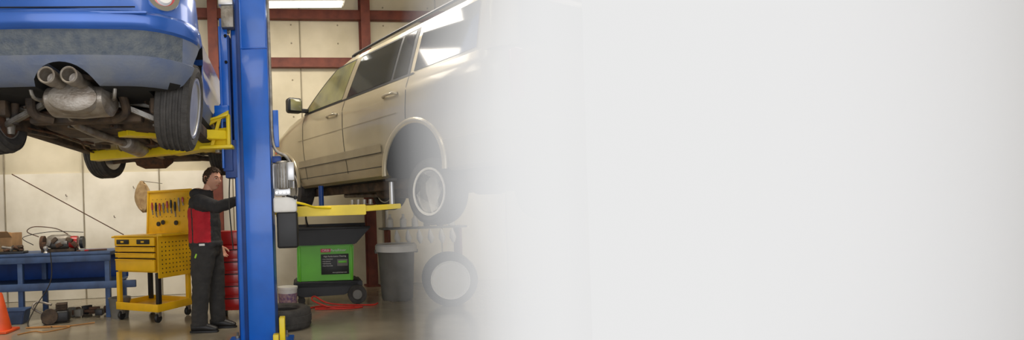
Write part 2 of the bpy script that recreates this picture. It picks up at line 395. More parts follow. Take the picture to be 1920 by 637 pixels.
for yy in(0,2.47):
    for s in(-1,1): cs.append(cylcut(bc,(s*.5,yy,.27),(s*1.0,yy,.27),.345))
cs.append(cylcut(bc,(EX,-.9,.15),(EX,-.1,.15),.205))
cut(body,cs)
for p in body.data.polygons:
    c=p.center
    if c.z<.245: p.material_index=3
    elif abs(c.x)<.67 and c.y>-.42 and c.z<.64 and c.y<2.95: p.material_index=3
    elif c.z<.392: p.material_index=1
    elif c.z<.546 and c.y<-.2 and abs(c.x)<.72: p.material_index=2
    elif c.z<.546 and c.y<-.1: p.material_index=1
    else: p.material_index=0
gh=stack("car_greenhouse",[(.94,.69,-.40,2.1),(1.1,.66,-.33,1.85),(1.3,.6,-.22,1.55),(1.33,.6,-.2,1.5)],.2,m_glassd,bc,True,taper=ctaper)
stack("car_roof",[(1.33,.62,-.24,1.52),(1.37,.6,-.22,1.48),(1.41,.5,-.1,1.3)],.2,m_white,bc,True,taper=ctaper)
for s,n in((-1,"left"),(1,"right")):
    lathe("tail_light_"+n,[(0,-.03),(.05,-.028),(.085,-.015),(.09,.01),(.08,.03)],m_tail,bc,28,'Y',loc=(s*.635,-.475,.785),rot=(0,0,R(s*28)))
    lathe("tail_light_lens_"+n,[(0,-.045),(.045,-.04),(.055,-.02)],m_white,bc,28,'Y',loc=(s*.635,-.475,.77),rot=(0,0,R(s*28)))
    lathe("tail_light_ring_"+n,[(.088,-.02),(.1,-.02),(.104,.01),(.09,.02)],m_chrome,bc,28,'Y',loc=(s*.635,-.475,.785),rot=(0,0,R(s*28)))
box("tailgate_seam",(1.0,.008,.008),(0,-.59,.672),m_dark2,bc)
box("bumper_crease",(1.15,.02,.014),(0,-.625,.625),m_bluecar,bc)
box("floor_pan",(1.3,2.5,.06),(0,1.35,.19),m_dark,bc,bev=.02)
box("rear_floor",(1.1,.7,.1),(0,.0,.36),m_dark,bc,bev=.02)
box("tunnel",(.26,2.2,.05),(0,1.3,.15),m_dark,bc,bev=.02)
box("fuel_tank",(.95,.5,.14),(.05,.55,.19),m_dark,bc,bev=.05,seg=4)
for s in(-1,1):
    box("sill_%d"%(s+1),(.1,1.75,.1),(s*.63,1.25,.17),m_dark,bc,bev=.02)
    box("heat_shield_%d"%(s+1),(.22,1.2,.015),(s*.3,1.4,.14),m_steel,bc,bev=.004)
mv,mf=tubev([(EX-.2,-.28,.19),(EX-.17,-.28,.19),(EX,-.28,.19),(EX+.17,-.28,.19),(EX+.2,-.28,.19)],[(.05,.1),(.09,.15),(.1,.165),(.09,.15),(.05,.1)],28,ref=(0,0,1))
mk("muffler",mv,mf,m_muf,bc)
lathe("muffler_end",[(0,-.05),(.09,-.05),(.125,-.035),(.14,0),(.14,.04)],m_muf,bc,32,'Y',loc=(EX,-.4,.19),rot=None).scale=(1.15,1,.68)
for s in(-1,1):
    x=EX+s*.062
    lathe("tailpipe_%d"%(s+1),[(.036,.28),(.036,.05),(.048,.03),(.049,-.06),(.044,-.065),(.038,-.06),(.036,.04),(.0,.05)],m_muf,bc,28,'Y',loc=(x,-.58,.27))
    tube("pipe_neck_%d"%(s+1),smoothpts([(x,-.5,.27),(x,-.4,.255),(EX+s*.05,-.34,.19)],5),.034,m_muf,bc,16)
tube("exhaust_pipe",smoothpts([(0,-.2,.17),(-.12,.1,.13),(-.05,.5,.09),(0,1.2,.1),(.02,2.3,.12)],8),.03,m_muf,bc,14)
lathe("resonator",[(0,-.25),(.05,-.25),(.08,-.2),(.08,.2),(.05,.25),(0,.25)],m_muf,bc,24,'Y',loc=(0,1.15,.1))
for s in(-1,1):
    tube("muffler_hanger_%d"%(s+1),smoothpts([(EX+s*.2,-.3,.2),(EX+s*.24,-.4,.2),(EX+s*.25,-.42,.32),(EX+s*.2,-.44,.36)],5),.012,m_steel,bc,8)
    tube("subframe_leg_%d"%(s+1),smoothpts([(s*.2,-.05,.12),(s*.3,-.12,.16),(s*.28,-.2,.3)],5),.03,m_dark,bc,10)
    armbox("lower_control_arm_%d"%(s+1),(s*.22,-.12,.22),(s*.58,-.02,.07),.05,.035,m_steel,bc)
    armbox("upper_control_arm_%d"%(s+1),(s*.25,.06,.26),(s*.56,.04,.2),.045,.03,m_steel,bc)
    armbox("trailing_arm_%d"%(s+1),(s*.52,.75,.16),(s*.52,.0,.12),.06,.08,m_dark,bc)
    tube("drive_shaft_%d"%(s+1),[(s*.1,0,.2),(s*.58,0,.13)],.022,m_rust,bc,10)
    tube("shock_%d"%(s+1),[(s*.46,-.04,.1),(s*.45,-.02,.5)],.028,m_dark,bc,12)
    pts=[(s*.455+.055*math.cos(t),-.02+.055*math.sin(t),.22+t*.0068) for t in [k*.35 for k in range(110)]]
    tube("coil_spring_%d"%(s+1),pts,.008,m_dark,bc,6)
    lathe("brake_disc_%d"%(s+1),[(0,-.01),(.13,-.01),(.13,.01),(0,.01)],m_rust,bc,28,'X',loc=(s*.52,0,.15))
    box("caliper_%d"%(s+1),(.08,.08,.12),(s*.50,-.11,.2),m_dark,bc,bev=.015)
    tube("knuckle_%d"%(s+1),[(s*.51,0,.04),(s*.52,0,.15),(s*.51,0,.26)],[.03,.05,.03],m_steel,bc,12)
    tube("brake_hose_%d"%(s+1),smoothpts([(s*.52,-.08,.2),(s*.44,-.14,.28),(s*.36,-.05,.3),(s*.31,.1,.26)],6),.008,m_cord,bc,6)
    tube("brake_line_%d"%(s+1),smoothpts([(s*.5,.3,.14),(s*.45,1.0,.13),(s*.5,1.8,.14)],4),.006,m_steel,bc,6)
    wheel(bc,"rear_wheel_%s"%("left" if s<0 else "right"),(s*.63,0,.205),R(90),.3,.2,.22,m_alu,5,-s,tilt=R(7*s))
    wheel(bc,"front_wheel_%s"%("left" if s<0 else "right"),(s*.67,2.47,.215),R(90-14),.3,.2,.2,m_alu,5,-s)
    tube("front_arm_%d"%(s+1),[(s*.3,2.4,.12),(s*.62,2.47,.1)],.03,m_dark,bc,10)
box("subframe_cross",(.75,.09,.07),(0,.02,.14),m_dark,bc,bev=.02)
box("differential",(.2,.24,.14),(0,.0,.18),m_dark,bc,bev=.05,seg=4)
box("front_subframe",(.8,.5,.1),(0,2.4,.15),m_dark,bc,bev=.03)
lathe("gearbox",[(0,-.2),(.1,-.19),(.14,-.1),(.14,.12),(.08,.2),(0,.2)],m_rust,bc,20,'X',loc=(-.1,2.35,.14))
random.seed(3)
for i in range(22):
    x=random.uniform(-.6,.6); y=random.uniform(.2,2.2)
    box("under_bracket_%d"%i,(random.uniform(.04,.16),random.uniform(.04,.16),random.uniform(.02,.06)),(x,y,random.uniform(.12,.16)),random.choice([m_dark,m_rust,m_steel,m_dark]),bc,rot=(0,0,random.uniform(0,3)),bev=.008)
for i in range(4):
    x=-.5+i*.3
    tube("under_line_%d"%i,smoothpts([(x,.2,.12),(x+.1,.9,.13),(x-.05,1.6,.12),(x+.05,2.3,.13)],6),.009,m_steel if i%2 else m_rust,bc,6)
# ================================================================ SUV
sv=empty("gold_suv",(1.71,5.35,1.2),R(118.8))
FW=2.75
def hood(z,x):
    t=max(0,min(1,(x-2.2)/1.0)); t=t*t*(3-2*t)
    return z-max(0,(z-.8)/.46)*.17*t
slev=[(.34,.88,-1.0,3.06),(.37,.93,-1.06,3.16),(.44,.955,-1.12,3.24),(.60,.972,-1.16,3.28),(.78,.985,-1.17,3.3),(.95,.985,-1.16,3.29),(1.08,.975,-1.14,3.24),(1.14,.972,-1.13,3.18),(1.2,.95,-1.1,3.08),(1.26,.925,-1.08,2.9)]
sb=stack("suv_body_shell",slev,.28,[m_suv,m_suvlow,m_dark2],sv,False,zf=hood)
cs=[]
for xx in(0,FW):
    for s in(-1,1): cs.append(cylcut(sv,(xx,s*.55,.40),(xx,s*1.2,.40),.425))
cut(sb,cs)
for p in sb.data.polygons:
    c=p.center
    near=min(math.hypot(c.x-0,c.z-.4),math.hypot(c.x-FW,c.z-.4))
    if c.z<.345 or (abs(c.y)<.95 and near<.44 and c.z<.86): p.material_index=2
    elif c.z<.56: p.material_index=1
glev=[(1.24,.925,-1.07,2.42),(1.4,.89,-1.04,2.12),(1.6,.845,-1.0,1.78),(1.70,.815,-.97,1.6),(1.765,.775,-.93,1.42),(1.80,.66,-.8,1.25),(1.815,.4,-.5,.9)]
stack("suv_cabin",glev,.16,m_suv,sv,False)
gw=[(a,b) for a,b,_,_ in glev]; bw=[(a,b) for a,b,_,_ in slev]
def side(z): return interp(gw,z)[0] if z>1.25 else interp(bw,z)[0]
def panel(name,fx0,fx1,z0,z1,mat,off,sgn=1,rows=8):
    vs=[];fs=[]
    for i in range(rows+1):
        z=z0+(z1-z0)*i/rows; y=(side(z)+off)*sgn
        vs+= [(fx0(z),y,z),(fx1(z),y,z)]
    for i in range(rows): fs.append((2*i,2*i+1,2*i+3,2*i+2))
    return mk(name,vs,fs,mat,sv,fix=False)
def lin(a,b,z0=1.29,z1=1.70): return lambda z:a+(b-a)*(z-z0)/(z1-z0)
def apil(k=0): return lambda z: 2.16+k-.66*(max(0,(z-1.29)/.41))**1.25
for s,sn in((1,"left"),(-1,"right")):
    panel("front_window_frame_"+sn,lin(1.2,1.03),apil(.04),1.27,1.715,m_trim,.003,s,12)
    panel("front_window_"+sn,lin(1.28,1.1),apil(0),1.29,1.695,m_glassl,.006,s,12)
    panel("rear_window_frame_"+sn,lin(.06,-.0),lin(1.21,1.04),1.27,1.715,m_trim,.0035,s)
    panel("rear_window_"+sn,lin(.36,.27),lin(1.17,.98),1.29,1.695,m_glassd,.006,s)
    panel("rear_vent_window_"+sn,lin(.1,.05),lin(.32,.23),1.29,1.695,m_glassd,.006,s)
    panel("quarter_window_"+sn,lin(-.78,-.75),lin(-.0,-.06),1.29,1.70,m_glassd,.006,s)
    panel("door_pillar_"+sn,lin(1.175,.985),lin(1.27,1.09),1.27,1.71,m_suvlow,.0065,s)
    panel("belt_moulding_"+sn,lambda z:-.0,lambda z:2.2,1.262,1.282,m_trim,.007,s,2)
    for nm,x in(("front_seam",2.17),("mid_seam",1.2),("rear_seam",.44)):
        if nm=="rear_seam":
            panel(nm+"_up_"+sn,lambda z:.06,lambda z:.068,.86,1.27,m_trim,.0025,s)
        else:
            panel(nm+"_"+sn,(lambda x:lambda z:x-.09*(1.2-z))(x),(lambda x:lambda z:x+.009-.09*(1.2-z))(x),.44,1.27,m_trim,.0025,s,14)
    panel("side_moulding_"+sn,lambda z:.46,lambda z:2.28,.60,.68,m_suvlow,.014,s,3)
    panel("side_moulding_edge_"+sn,lambda z:.46,lambda z:2.28,.592,.60,m_trim,.013,s,1)
    panel("side_crease_"+sn,lambda z:.2,lambda z:2.28,.935,.943,m_suvlow,.004,s,1)
    panel("sill_crease_"+sn,lambda z:.46,lambda z:2.28,.455,.463,m_trim,.004,s,1)
    for hx in(1.42,.30):
        tube("door_handle_%s_%d"%(sn,int(hx*10)),smoothpts([(hx-.11,s*.975,1.125),(hx-.07,s*1.01,1.13),(hx+.07,s*1.01,1.13),(hx+.11,s*.975,1.125)],4),[(.014,.012)]*13,m_suv,sv,10,ref=(0,0,1))
        lathe("handle_cup_%s_%d"%(sn,int(hx*10)),[(0,.004*s),(.045,.004*s),(.05,0)],m_trim,sv,20,'Y',loc=(hx,s*.968,1.13)).scale=(1.2,1,.7)
    for ax in(0,FW):
        pts=[(ax+.435*math.cos(a),s*.975,.4+.435*math.sin(a)) for a in [R(-6+i*192/28) for i in range(29)]]
        tube("arch_flare_%s_%d"%(sn,int(ax)),pts,[(.022,.028)]*29,m_suv,sv,10,ref=(0,1,0))
    box("mirror_stalk_"+sn,(.05,.12,.05),(2.12,s*.97,1.31),m_trim,sv,bev=.01)
    box("mirror_housing_"+sn,(.12,.2,.19),(2.14,s*1.10,1.37),m_trim,sv,bev=.04,seg=4)
    box("mirror_glass_"+sn,(.006,.15,.14),(2.078,s*1.10,1.37),m_glassl,sv,bev=.002)
    tube("roof_rail_"+sn,smoothpts([(1.25,s*.73,1.77),(1.15,s*.73,1.82),(-.7,s*.73,1.84),(-.8,s*.73,1.78)],6),.016,m_trim,sv,8)
    wheel(sv,"rear_wheel_"+sn,(-.06,s*.74,.18),0,.31,.215,.22,m_silver,5,s)
    wheel(sv,"front_wheel_"+sn,(FW-.0,s*.78,.36),0,.33,.215,.22,m_silver,5,s)
    tube("rear_shock_"+sn,[(-.1,s*.6,.2),(-.1,s*.58,.7)],.03,m_dark,sv,10)
    tube("rear_arm_"+sn,[(.5,s*.55,.3),(0,s*.65,.2)],.035,m_dark,sv,10)
    box("frame_rail_"+sn,(3.4,.09,.1),(1.1,s*.62,.29),m_dark,sv,bev=.01)
    panel("marker_light_"+sn,lambda z:2.95,lambda z:2.99,.86,.9,m_orange,.004,s,1)
    box("head_light_"+sn,(.12,.3,.17),(3.18,s*.62,.82),m_glassl,sv,bev=.04,seg=3)
    box("suv_tail_light_"+sn,(.08,.12,.4),(-1.1,s*.84,1.0),m_tail,sv,bev=.03,seg=3)
mk("windshield",[(2.44,-.8,1.27),(2.44,.8,1.27),(1.66,.7,1.7),(1.66,-.7,1.7)],[(0,1,2,3)],m_glassd,sv)
mk("rear_glass",[(-1.09,-.75,1.28),(-1.09,.75,1.28),(-.99,.66,1.68),(-.99,-.66,1.68)],[(0,1,2,3)],m_glassd,sv)
box("rear_bumper",(.25,1.6,.3),(-1.1,0,.55),m_suvlow,sv,bev=.06,seg=4)
box("grille",(.06,.9,.2),(3.28,0,.8),m_trim,sv,bev=.02)
box("suv_floor_pan",(2.8,1.2,.08),(1.2,0,.32),m_dark,sv,bev=.02)
box("suv_fuel_tank",(.8,.6,.18),(.9,.2,.25),m_dark,sv,bev=.06,seg=4)
tube("suv_exhaust",smoothpts([(2.6,.1,.25),(1.5,-.1,.22),(.4,-.3,.22),(-.9,-.5,.25)],6),.03,m_muf,sv,12)
tube("suv_axle",[(0,-.7,.22),(0,.7,.22)],.04,m_dark,sv,12)
box("suv_diff",(.3,.3,.2),(0,0,.25),m_dark,sv,bev=.08,seg=4)
# ================================================================ TOOL CART
ct=empty("yellow_tool_cart",(-1.90,6.14,0),math.atan2(-.47,.88))
Wd,Dp=.68,.58
for i,(x,y) in enumerate(((-.04,.04),(-Wd+.04,.04),(-.04,Dp-.04),(-Wd+.04,Dp-.04))):
    lathe("caster_%d"%i,[(0,-.018),(.045,-.018),(.052,-.01),(.052,.01),(.045,.018),(0,.018)],m_black,ct,24,'X',loc=(x,y,.054))
    box("caster_fork_%d"%i,(.05,.05,.07),(x,y+.012,.105),m_steel,ct,bev=.008)
    box("post_%d"%i,(.05,.05,.4),(x+ (.02 if x>-.3 else -.02),y,.38),m_black if i in(0,3) else m_yel2,ct,bev=.004)
box("bottom_shelf",(Wd,Dp,.025),(-Wd/2,Dp/2,.15),m_yel2,ct)
for nm,sz,lc in(("lip_front",(Wd,.012,.09),(-Wd/2,0,.175)),("lip_back",(Wd,.012,.09),(-Wd/2,Dp,.175)),("lip_left",(.012,Dp,.09),(-Wd,Dp/2,.175)),("lip_right",(.012,Dp,.09),(0,Dp/2,.175))):
    box(nm,sz,lc,m_yel2,ct,bev=.003)
box("cabinet",(Wd,Dp-.04,.42),(-Wd/2,Dp/2+.02,.79),m_yel2,ct)
box("cabinet_top",(Wd+.03,Dp,.02),(-Wd/2,Dp/2,1.01),m_yel2,ct)
box("drawer_top",(Wd-.03,.03,.10),(-Wd/2,0,.945),m_yel2,ct)
for i,x in enumerate((-Wd*.76,-Wd*.27)):
    box("drawer_latch_%d"%i,(.2,.016,.055),(x,-.02,.945),m_black,ct); box("latch_mark_%d"%i,(.05,.004,.02),(x,-.03,.945),m_yel2,ct)
for i,(z,h) in enumerate(((.855,.055),(.785,.055),(.67,.14))):
    box("drawer_%d"%i,(Wd-.04,.03,h),(-Wd/2,.002,z),m_yel2,ct); box("drawer_gap_%d"%i,(Wd-.03,.012,.008),(-Wd/2,.002,z+h/2+.005),m_dark2,ct,bev=0)
    box("drawer_pull_%d"%i,(Wd-.06,.02,.012),(-Wd/2,-.02,z+h/2-.008),m_yel2,ct,bev=.004)
box("side_pegboard",(.016,Dp,.5),(.025,Dp/2,.77),m_yel2,ct)
box("side_tray_lip",(.09,Dp,.03),(.05,Dp/2,1.02),m_yel2,ct)
def holes(name,org,du,dv,nu,nv,r,nrm,parent,mat=m_dark2):
    vs=[];fs=[];du=Vector(du);dv=Vector(dv);org=Vector(org)
    for i in range(nu):
        for j in range(nv):
            c=org+du*i+dv*j; b=len(vs); a=du.normalized();q=dv.normalized()
            for k in range(8): vs.append(c+a*r*math.cos(k*math.pi/4)+q*r*math.sin(k*math.pi/4))
            fs.append(tuple(range(b,b+8)))
    mk(name,vs,fs,mat,parent,smooth=False,fix=False)
holes("peg_holes_side",(.0345,.06,.58),(0,.058,0),(0,0,.05),9,8,.009,(1,0,0),ct)
box("lid_board",(.72,.018,.56),(-Wd/2-.02,Dp+.02,1.28),m_yel2,ct,rot=(R(-4),0,0))
box("lid_frame_top",(.74,.04,.03),(-Wd/2-.02,Dp+.035,1.56),m_yel2,ct)
box("lid_frame_l",(.03,.04,.56),(-Wd/2-.38,Dp+.02,1.28),m_yel2,ct,rot=(R(-4),0,0)); box("lid_frame_r",(.03,.04,.56),(-Wd/2+.34,Dp+.02,1.28),m_yel2,ct,rot=(R(-4),0,0))
holes("peg_holes_lid",(-.62,Dp+.004,1.08),(.075,0,0),(0,.0,.075),9,6,.006,(0,-1,0),ct)
random.seed(5)
for i in range(9):
    x=-.60+i*.065; L=random.uniform(.09,.2); z=1.47-random.uniform(0,.07)
    mm=random.choice([m_redc,m_black,m_steel,m_steel])
    tube("hand_tool_%d"%i,[(x,Dp-.03,z-L*.6),(x+.01,Dp-.03,z-L)],.008,m_steel,ct,8)
    tube("tool_grip_%d"%i,[(x,Dp-.03,z),(x,Dp-.03,z-L*.3),(x,Dp-.03,z-L*.6)],[.01,.016,.012],mm,ct,10)
for i,(x,z) in enumerate(((-.5,1.14),(-.42,1.16),(-.2,1.15))):
    lathe("ring_tool_%d"%i,[(.02,-.006),(.03,-.006),(.03,.006),(.02,.006),(.02,-.006)],m_black,ct,18,'Y',loc=(x,Dp-.03,z))
tube("push_handle",smoothpts([(-Wd-.02,.05,1.0),(-Wd-.09,.05,1.0),(-Wd-.1,.3,1.0),(-Wd-.09,.5,1.0),(-Wd-.02,.5,1.0)],4),.012,m_yel2,ct,8)
# ================================================================ BENCH
be=empty("blue_workbench",(-3.55,6.95,0),R(4))
box("bench_top",(2.5,.75,.05),(-.35,0,.80),m_bench,be)
box("bench_apron",(2.5,.03,.1),(-.35,-.36,.755),m_bench,be)
box("bench_lower_rail",(2.8,.04,.09),(-.2,-.36,.41),m_bench,be)
box("bench_shelf",(2.5,.7,.03),(-.35,0,.42),m_bench,be)
for i,x in enumerate((-1.5,-.2,.85)):
    for j,y in enumerate((-.33,.33)): box("leg_%d_%d"%(i,j),(.06,.06,.78),(x,y,.39),m_bench,be)
box("bench_backboard",(2.5,.02,.35),(-.35,.37,.6),m_liftd,be)
bgd=empty("bench_engine_part",(-3.35,6.85,.825),R(10))
lathe("housing",[(0,-.14),(.07,-.14),(.09,-.1),(.09,.1),(.07,.14),(0,.14)],m_steel,bgd,24,'X',loc=(0,0,.13))
lathe("red_drum",[(0,-.05),(.075,-.05),(.08,0),(.075,.05),(0,.05)],m_redc,bgd,24,'X',loc=(.17,0,.12))
lathe("wheel_l",[(0,-.02),(.09,-.02),(.09,.02),(0,.02)],m_rust,bgd,28,'X',loc=(-.2,0,.12))
lathe("wheel_r",[(0,-.02),(.08,-.02),(.08,.02),(0,.02)],m_black,bgd,28,'X',loc=(.27,0,.11))
box("base",(.4,.2,.04),(0,0,.02),m_dark,bgd)
for i in range(7):
    box("engine_lug_%d"%i,(.05,.06,.08),(-.16+i*.06,-.09,.09+.03*(i%3)),[m_rust,m_steel,m_dark][i%3],bgd,rot=(0,.4*i,0),bev=.008)
tube("wire_loop",smoothpts([(-.25,0,.2),(-.38,-.02,.27),(-.3,0,.33),(-.05,0,.3),(.1,0,.22)],6),.006,m_rust,bgd,6)
tube("wire_loop_b",smoothpts([(-.3,-.05,.1),(-.42,-.05,.2),(-.1,-.02,.26),(.3,-.05,.24)],6),.005,m_cord,bgd,6)
bx=empty("cardboard_box",(-4.16,7.0,.826),R(5))
box("box_body",(.34,.28,.26),(0,0,.13),m_card,bx,bev=.003); box("box_flap",(.34,.14,.004),(0,-.2,.24),m_card,bx,rot=(R(-35),0,0),bev=0); box("box_tape",(.05,.285,.265),(0,0,.132),m_tan,bx,bev=.002)
sc2=empty("parts_tray",(-3.88,6.72,.826),R(12))
box("tray",(.3,.2,.03),(0,0,.015),m_black,sc2)
random.seed(9)
for i in range(14):
    tube("part_%d"%i,[(random.uniform(-.13,.13),random.uniform(-.07,.07),.04),(random.uniform(-.13,.13),random.uniform(-.07,.07),.09)],random.uniform(.01,.022),random.choice([m_rust,m_steel,m_redc,m_dark]),sc2,8)
gl=empty("ball_joint_part",(-3.42,6.63,.826)); lathe("ball",[(0,.09),(.025,.08),(.03,.06),(.02,.035),(.012,.03),(.03,.0),(0,0)],m_alu,gl,18)
tb=empty("thin_bench_tools",(-2.95,6.7,.826))
for i in range(4): tube("rod_%d"%i,[(-.1+i*.05,-.05,.015),(.15+i*.03,.05,.015)],.01,random.choice([m_steel,m_rust,m_redc]),tb,8)
bk=empty("metal_bucket",(-2.52,6.62,0)); lathe("pail",[(0,.0),(.1,.0),(.13,.24),(.138,.25),(.13,.25),(.122,.24),(.095,.01),(0,.01)],m_bin,bk,28)
tube("pail_handle",[( .135*math.cos(a),.02,.24-.09*math.sin(a)) for a in [R(i*18) for i in range(11)]],.004,m_steel,bk,6)
en=empty("small_engine",(-3.2,6.4,0),R(20))
box("block",(.3,.2,.14),(0,0,.08),m_black,en,bev=.03,seg=3); lathe("pulley",[(0,-.02),(.09,-.02),(.08,0),(.09,.02),(0,.02)],m_dark,en,24,'Y',loc=(-.06,-.12,.1))
for i in range(5): box("fin_%d"%i,(.12,.16,.008),(.06,0,.16+i*.016),m_dark,en,bev=.002)
tube("pipe",smoothpts([(-.15,0,.12),(-.25,0,.2),(-.2,.05,.26),(-.05,0,.22)],5),.014,m_steel,en,8)
bb=empty("blue_storage_tote",(-3.75,6.45,0),R(8)); prism("tote",[(-.14,0),(.14,0),(.17,.16),(-.17,.16)],-.1,.1,m_bench,bb,'Y',bev=.008); box("tote_rim",(.37,.24,.02),(0,0,.165),m_bench,bb)
oc=empty("orange_traffic_cone",(-3.60,5.95,0)); lathe("cone",[(0,.44),(.02,.44),(.03,.42),(.11,.04),(.11,.03)],m_orange,oc,28); box("cone_base",(.28,.28,.03),(0,0,.016),m_orange,oc,bev=.01)
ph=empty("loose_hardware_pile",(-2.95,6.85,0))
for i in range(16):
    x,y=random.uniform(-.25,.25),random.uniform(-.15,.15)
    box("piece_%d"%i,(random.uniform(.04,.14),random.uniform(.04,.1),random.uniform(.03,.12)),(x,y,.06),random.choice([m_dark,m_black,m_rust,m_bin]),ph,rot=(0,0,random.uniform(0,3)),bev=.008)
cd=empty("floor_extension_cord",(0,0,0))
tube("cord_a",smoothpts([(-3.3,5.75,.008),(-3.2,5.9,.008),(-3.05,5.85,.008),(-2.9,6.1,.008),(-3.2,6.15,.008),(-3.4,6.1,.008),(-3.0,6.12,.008),(-2.7,6.3,.008)],8),.007,m_cordy,cd,6)
tube("cord_b",smoothpts([(-3.3,6.5,.85),(-3.28,6.45,.5),(-3.4,6.3,.2),(-3.4,6.15,.01),(-3.1,6.1,.01)],8),.007,m_cord,cd,6)
dc=empty("wall_cable",(0,0,0)); tube("cable",[(-4.2,7.3,1.88),(-2.75,7.45,1.0)],.007,m_rust,dc,6)
hc=empty("hanging_chamois",(-2.47,7.42,1.50))
vs=[];fs=[]
for i in range(9):
    t=i/8; z=.24-t*.44; hw=.02+.1*math.sin(math.pi*min(1,t*1.0))**.8
    for k in range(5):
        vs.append((-hw+2*hw*k/4+.03*t,.02*math.sin(k*2.1+t*6),z))
for i in range(8):
    for k in range(4): a=i*5+k; fs.append((a,a+1,a+6,a+5))
ho=mk("hide",vs,fs,m_tan,hc); ho.modifiers.new("s",'SOLIDIFY').thickness=.006
tube("hook",[(0,0,.24),(0,.98,.26)],.005,m_steel,hc,6)
for i,(x,z) in enumerate(((-3.9,1.6),(-3.2,1.25),(-2.9,1.7))):
    e=empty("wall_hook",(x,wy(x)-.03,z)); tube("hook_rod",smoothpts([(0,.0,0),(0,-.04,0),(0,-.05,.03)],3),.005,m_rust,e,6)
# ================================================================ RED CABINET behind post
rc=empty("red_tool_chest",(-1.02,6.35,0))
box("chest",(.42,.4,.75),(0,0,.5),m_redc,rc,bev=.01)
for i,z in enumerate((.22,.36,.5,.64,.78)):
    box("drawer_%d"%i,(.38,.02,.115),(0,-.205,z),m_redc,rc); box("pull_%d"%i,(.34,.015,.012),(0,-.222,z+.045),m_black,rc)
for i,(x,y) in enumerate(((-.16,-.15),(.16,-.15),(-.16,.15),(.16,.15))): lathe("caster_%d"%i,[(0,-.015),(.05,-.015),(.05,.015),(0,.015)],m_black,rc,20,'X',loc=(x,y,.05)); box("fork_%d"%i,(.04,.04,.06),(x,y,.1),m_steel,rc)
box("chest_top",(.38,.36,.16),(0,0,.96),m_redc,rc,bev=.01)
# ================================================================ PARTS WASHER
pw=empty("parts_washer",(.03,7.35,0),R(2))
prism("tank",[(-.37,.3),(.38,.3),(.40,.79),(-.36,.79)],-.24,.24,m_green,pw,'Y',bev=.015)
for i,x in enumerate((-.33,.36)): box("tank_rib_%d"%i,(.03,.02,.46),(x,-.245,.54),m_green,pw)
prism("basin",[(-.34,.79),(.42,.79),(.62,1.0),(.6,1.015),(-.44,1.015),(-.46,1.0)],-.28,.28,m_black,pw,'Y',bev=.01)
box("basin_well",(.86,.46,.01),(.08,0,1.018),m_dark2,pw,bev=0)
box("basin_rim_front",(1.08,.03,.03),(.08,-.28,1.01),m_black,pw); box("basin_rim_back",(1.08,.05,.06),(.08,.28,1.03),m_black,pw)
box("base_tray",(.86,.52,.1),(.03,0,.26),m_black,pw,bev=.02,seg=3)
box("base_low",(.6,.48,.12),(-.08,0,.17),m_black,pw,bev=.03,seg=3)
prism("base_wing",[(-.42,.14),(-.3,.1),(.25,.12),(.5,.22),(.5,.3),(-.42,.3)],-.26,.2,m_black,pw,'Y',bev=.01)
lathe("big_wheel",[(0,-.03),(.07,-.03),(.075,-.025),(.12,-.03),(.125,-.02),(.125,.02),(.12,.03),(0,.03)],m_rub,pw,36,'Y',loc=(.42,-.3,.127))
lathe("big_wheel_hub",[(0,-.04),(.06,-.035),(.07,-.02)],m_bin,pw,24,'Y',loc=(.42,-.3,.127))
lathe("caster_small",[(0,-.02),(.05,-.02),(.05,.02),(0,.02)],m_rub,pw,20,'Y',loc=(-.32,-.2,.055))
lathe("caster_small_b",[(0,-.02),(.05,-.02),(.05,.02),(0,.02)],m_rub,pw,20,'Y',loc=(-.32,.2,.055))
box("label_plate",(.37,.006,.27),(.14,-.247,.53),m_lbl,pw,bev=.001)
box("badge",(.13,.006,.045),(.02,-.252,.715),m_pink,pw,bev=.001)
text("badge_text","ORBI",.045,(.02,-.257,.715),(R(90),0,0),m_white,pw)
text("brand_text","PartsRinser",.045,(.19,-.25,.715),(R(90),0,0),m_white,pw)
text("headline","High Performance Cleaning",.027,(.14,-.2525,.635),(R(90),0,0),m_white,pw)
for i in range(4): text("bullet_%d"%i,("• Non-Hazardous","• No Solvents","• Self-Cleaning","• Non-Flammable")[i],.02,(-.03,-.2525,.6-i*.03),(R(90),0,0),m_white,pw,'LEFT')
box("label_inset",(.14,.004,.09),(.24,-.252,.55),m_bin,pw,bev=.001)
box("label_inset_green",(.11,.004,.03),(.24,-.255,.56),m_green,pw,bev=.001)
text("web_text","www.partsrinser.com",.022,(.2,-.2525,.42),(R(90),0,0),m_white,pw)
tube("spigot",smoothpts([(-.2,.22,1.03),(-.22,.2,1.2),(-.1,.1,1.28),(-.02,.05,1.2)],6),.012,m_black,pw,8)
bu=empty("white_paint_bucket",(-.45,6.9,0)); lathe("bucket",[(0,0),(.11,0),(.125,.25),(.132,.255),(.132,.28),(0,.28)],m_white,bu,32); lathe("bucket_label",[(.1175,.06),(.1255,.2)],m_purple,bu,32)
rh=empty("red_air_hose",(0,0,0))
P=[(-.5,6.5,.012),(-.2,6.75,.012),(-.05,6.9,.012),(.1,6.85,.012),(.4,6.8,.012),(.15,6.72,.012),(-.12,6.8,.1),(-.1,6.9,.14),(.1,6.85,.05),(.6,6.88,.012),(.72,7.0,.012)]
tube("hose",smoothpts(P,8),.010,m_hose,rh,8)
tube("hose_coil",smoothpts([(-.1,6.7,.01),(.3,6.68,.01),(.5,6.78,.01),(.2,6.82,.01),(-.1,6.78,.01)],8),.009,m_hose,rh,8)
tbn=empty("grey_trash_bin",(1.03,7.35,0))
lathe("bin",[(0,0),(.2,0),(.215,.03),(.25,.68),(.27,.7),(.275,.74),(.26,.75),(.24,.74),(.2,.05),(0,.05)],m_bin,tbn,40)
for s in(-1,1): box("bin_handle_%d"%(s+1),(.04,.1,.05),(s*.275,0,.66),m_bin,tbn,bev=.01)
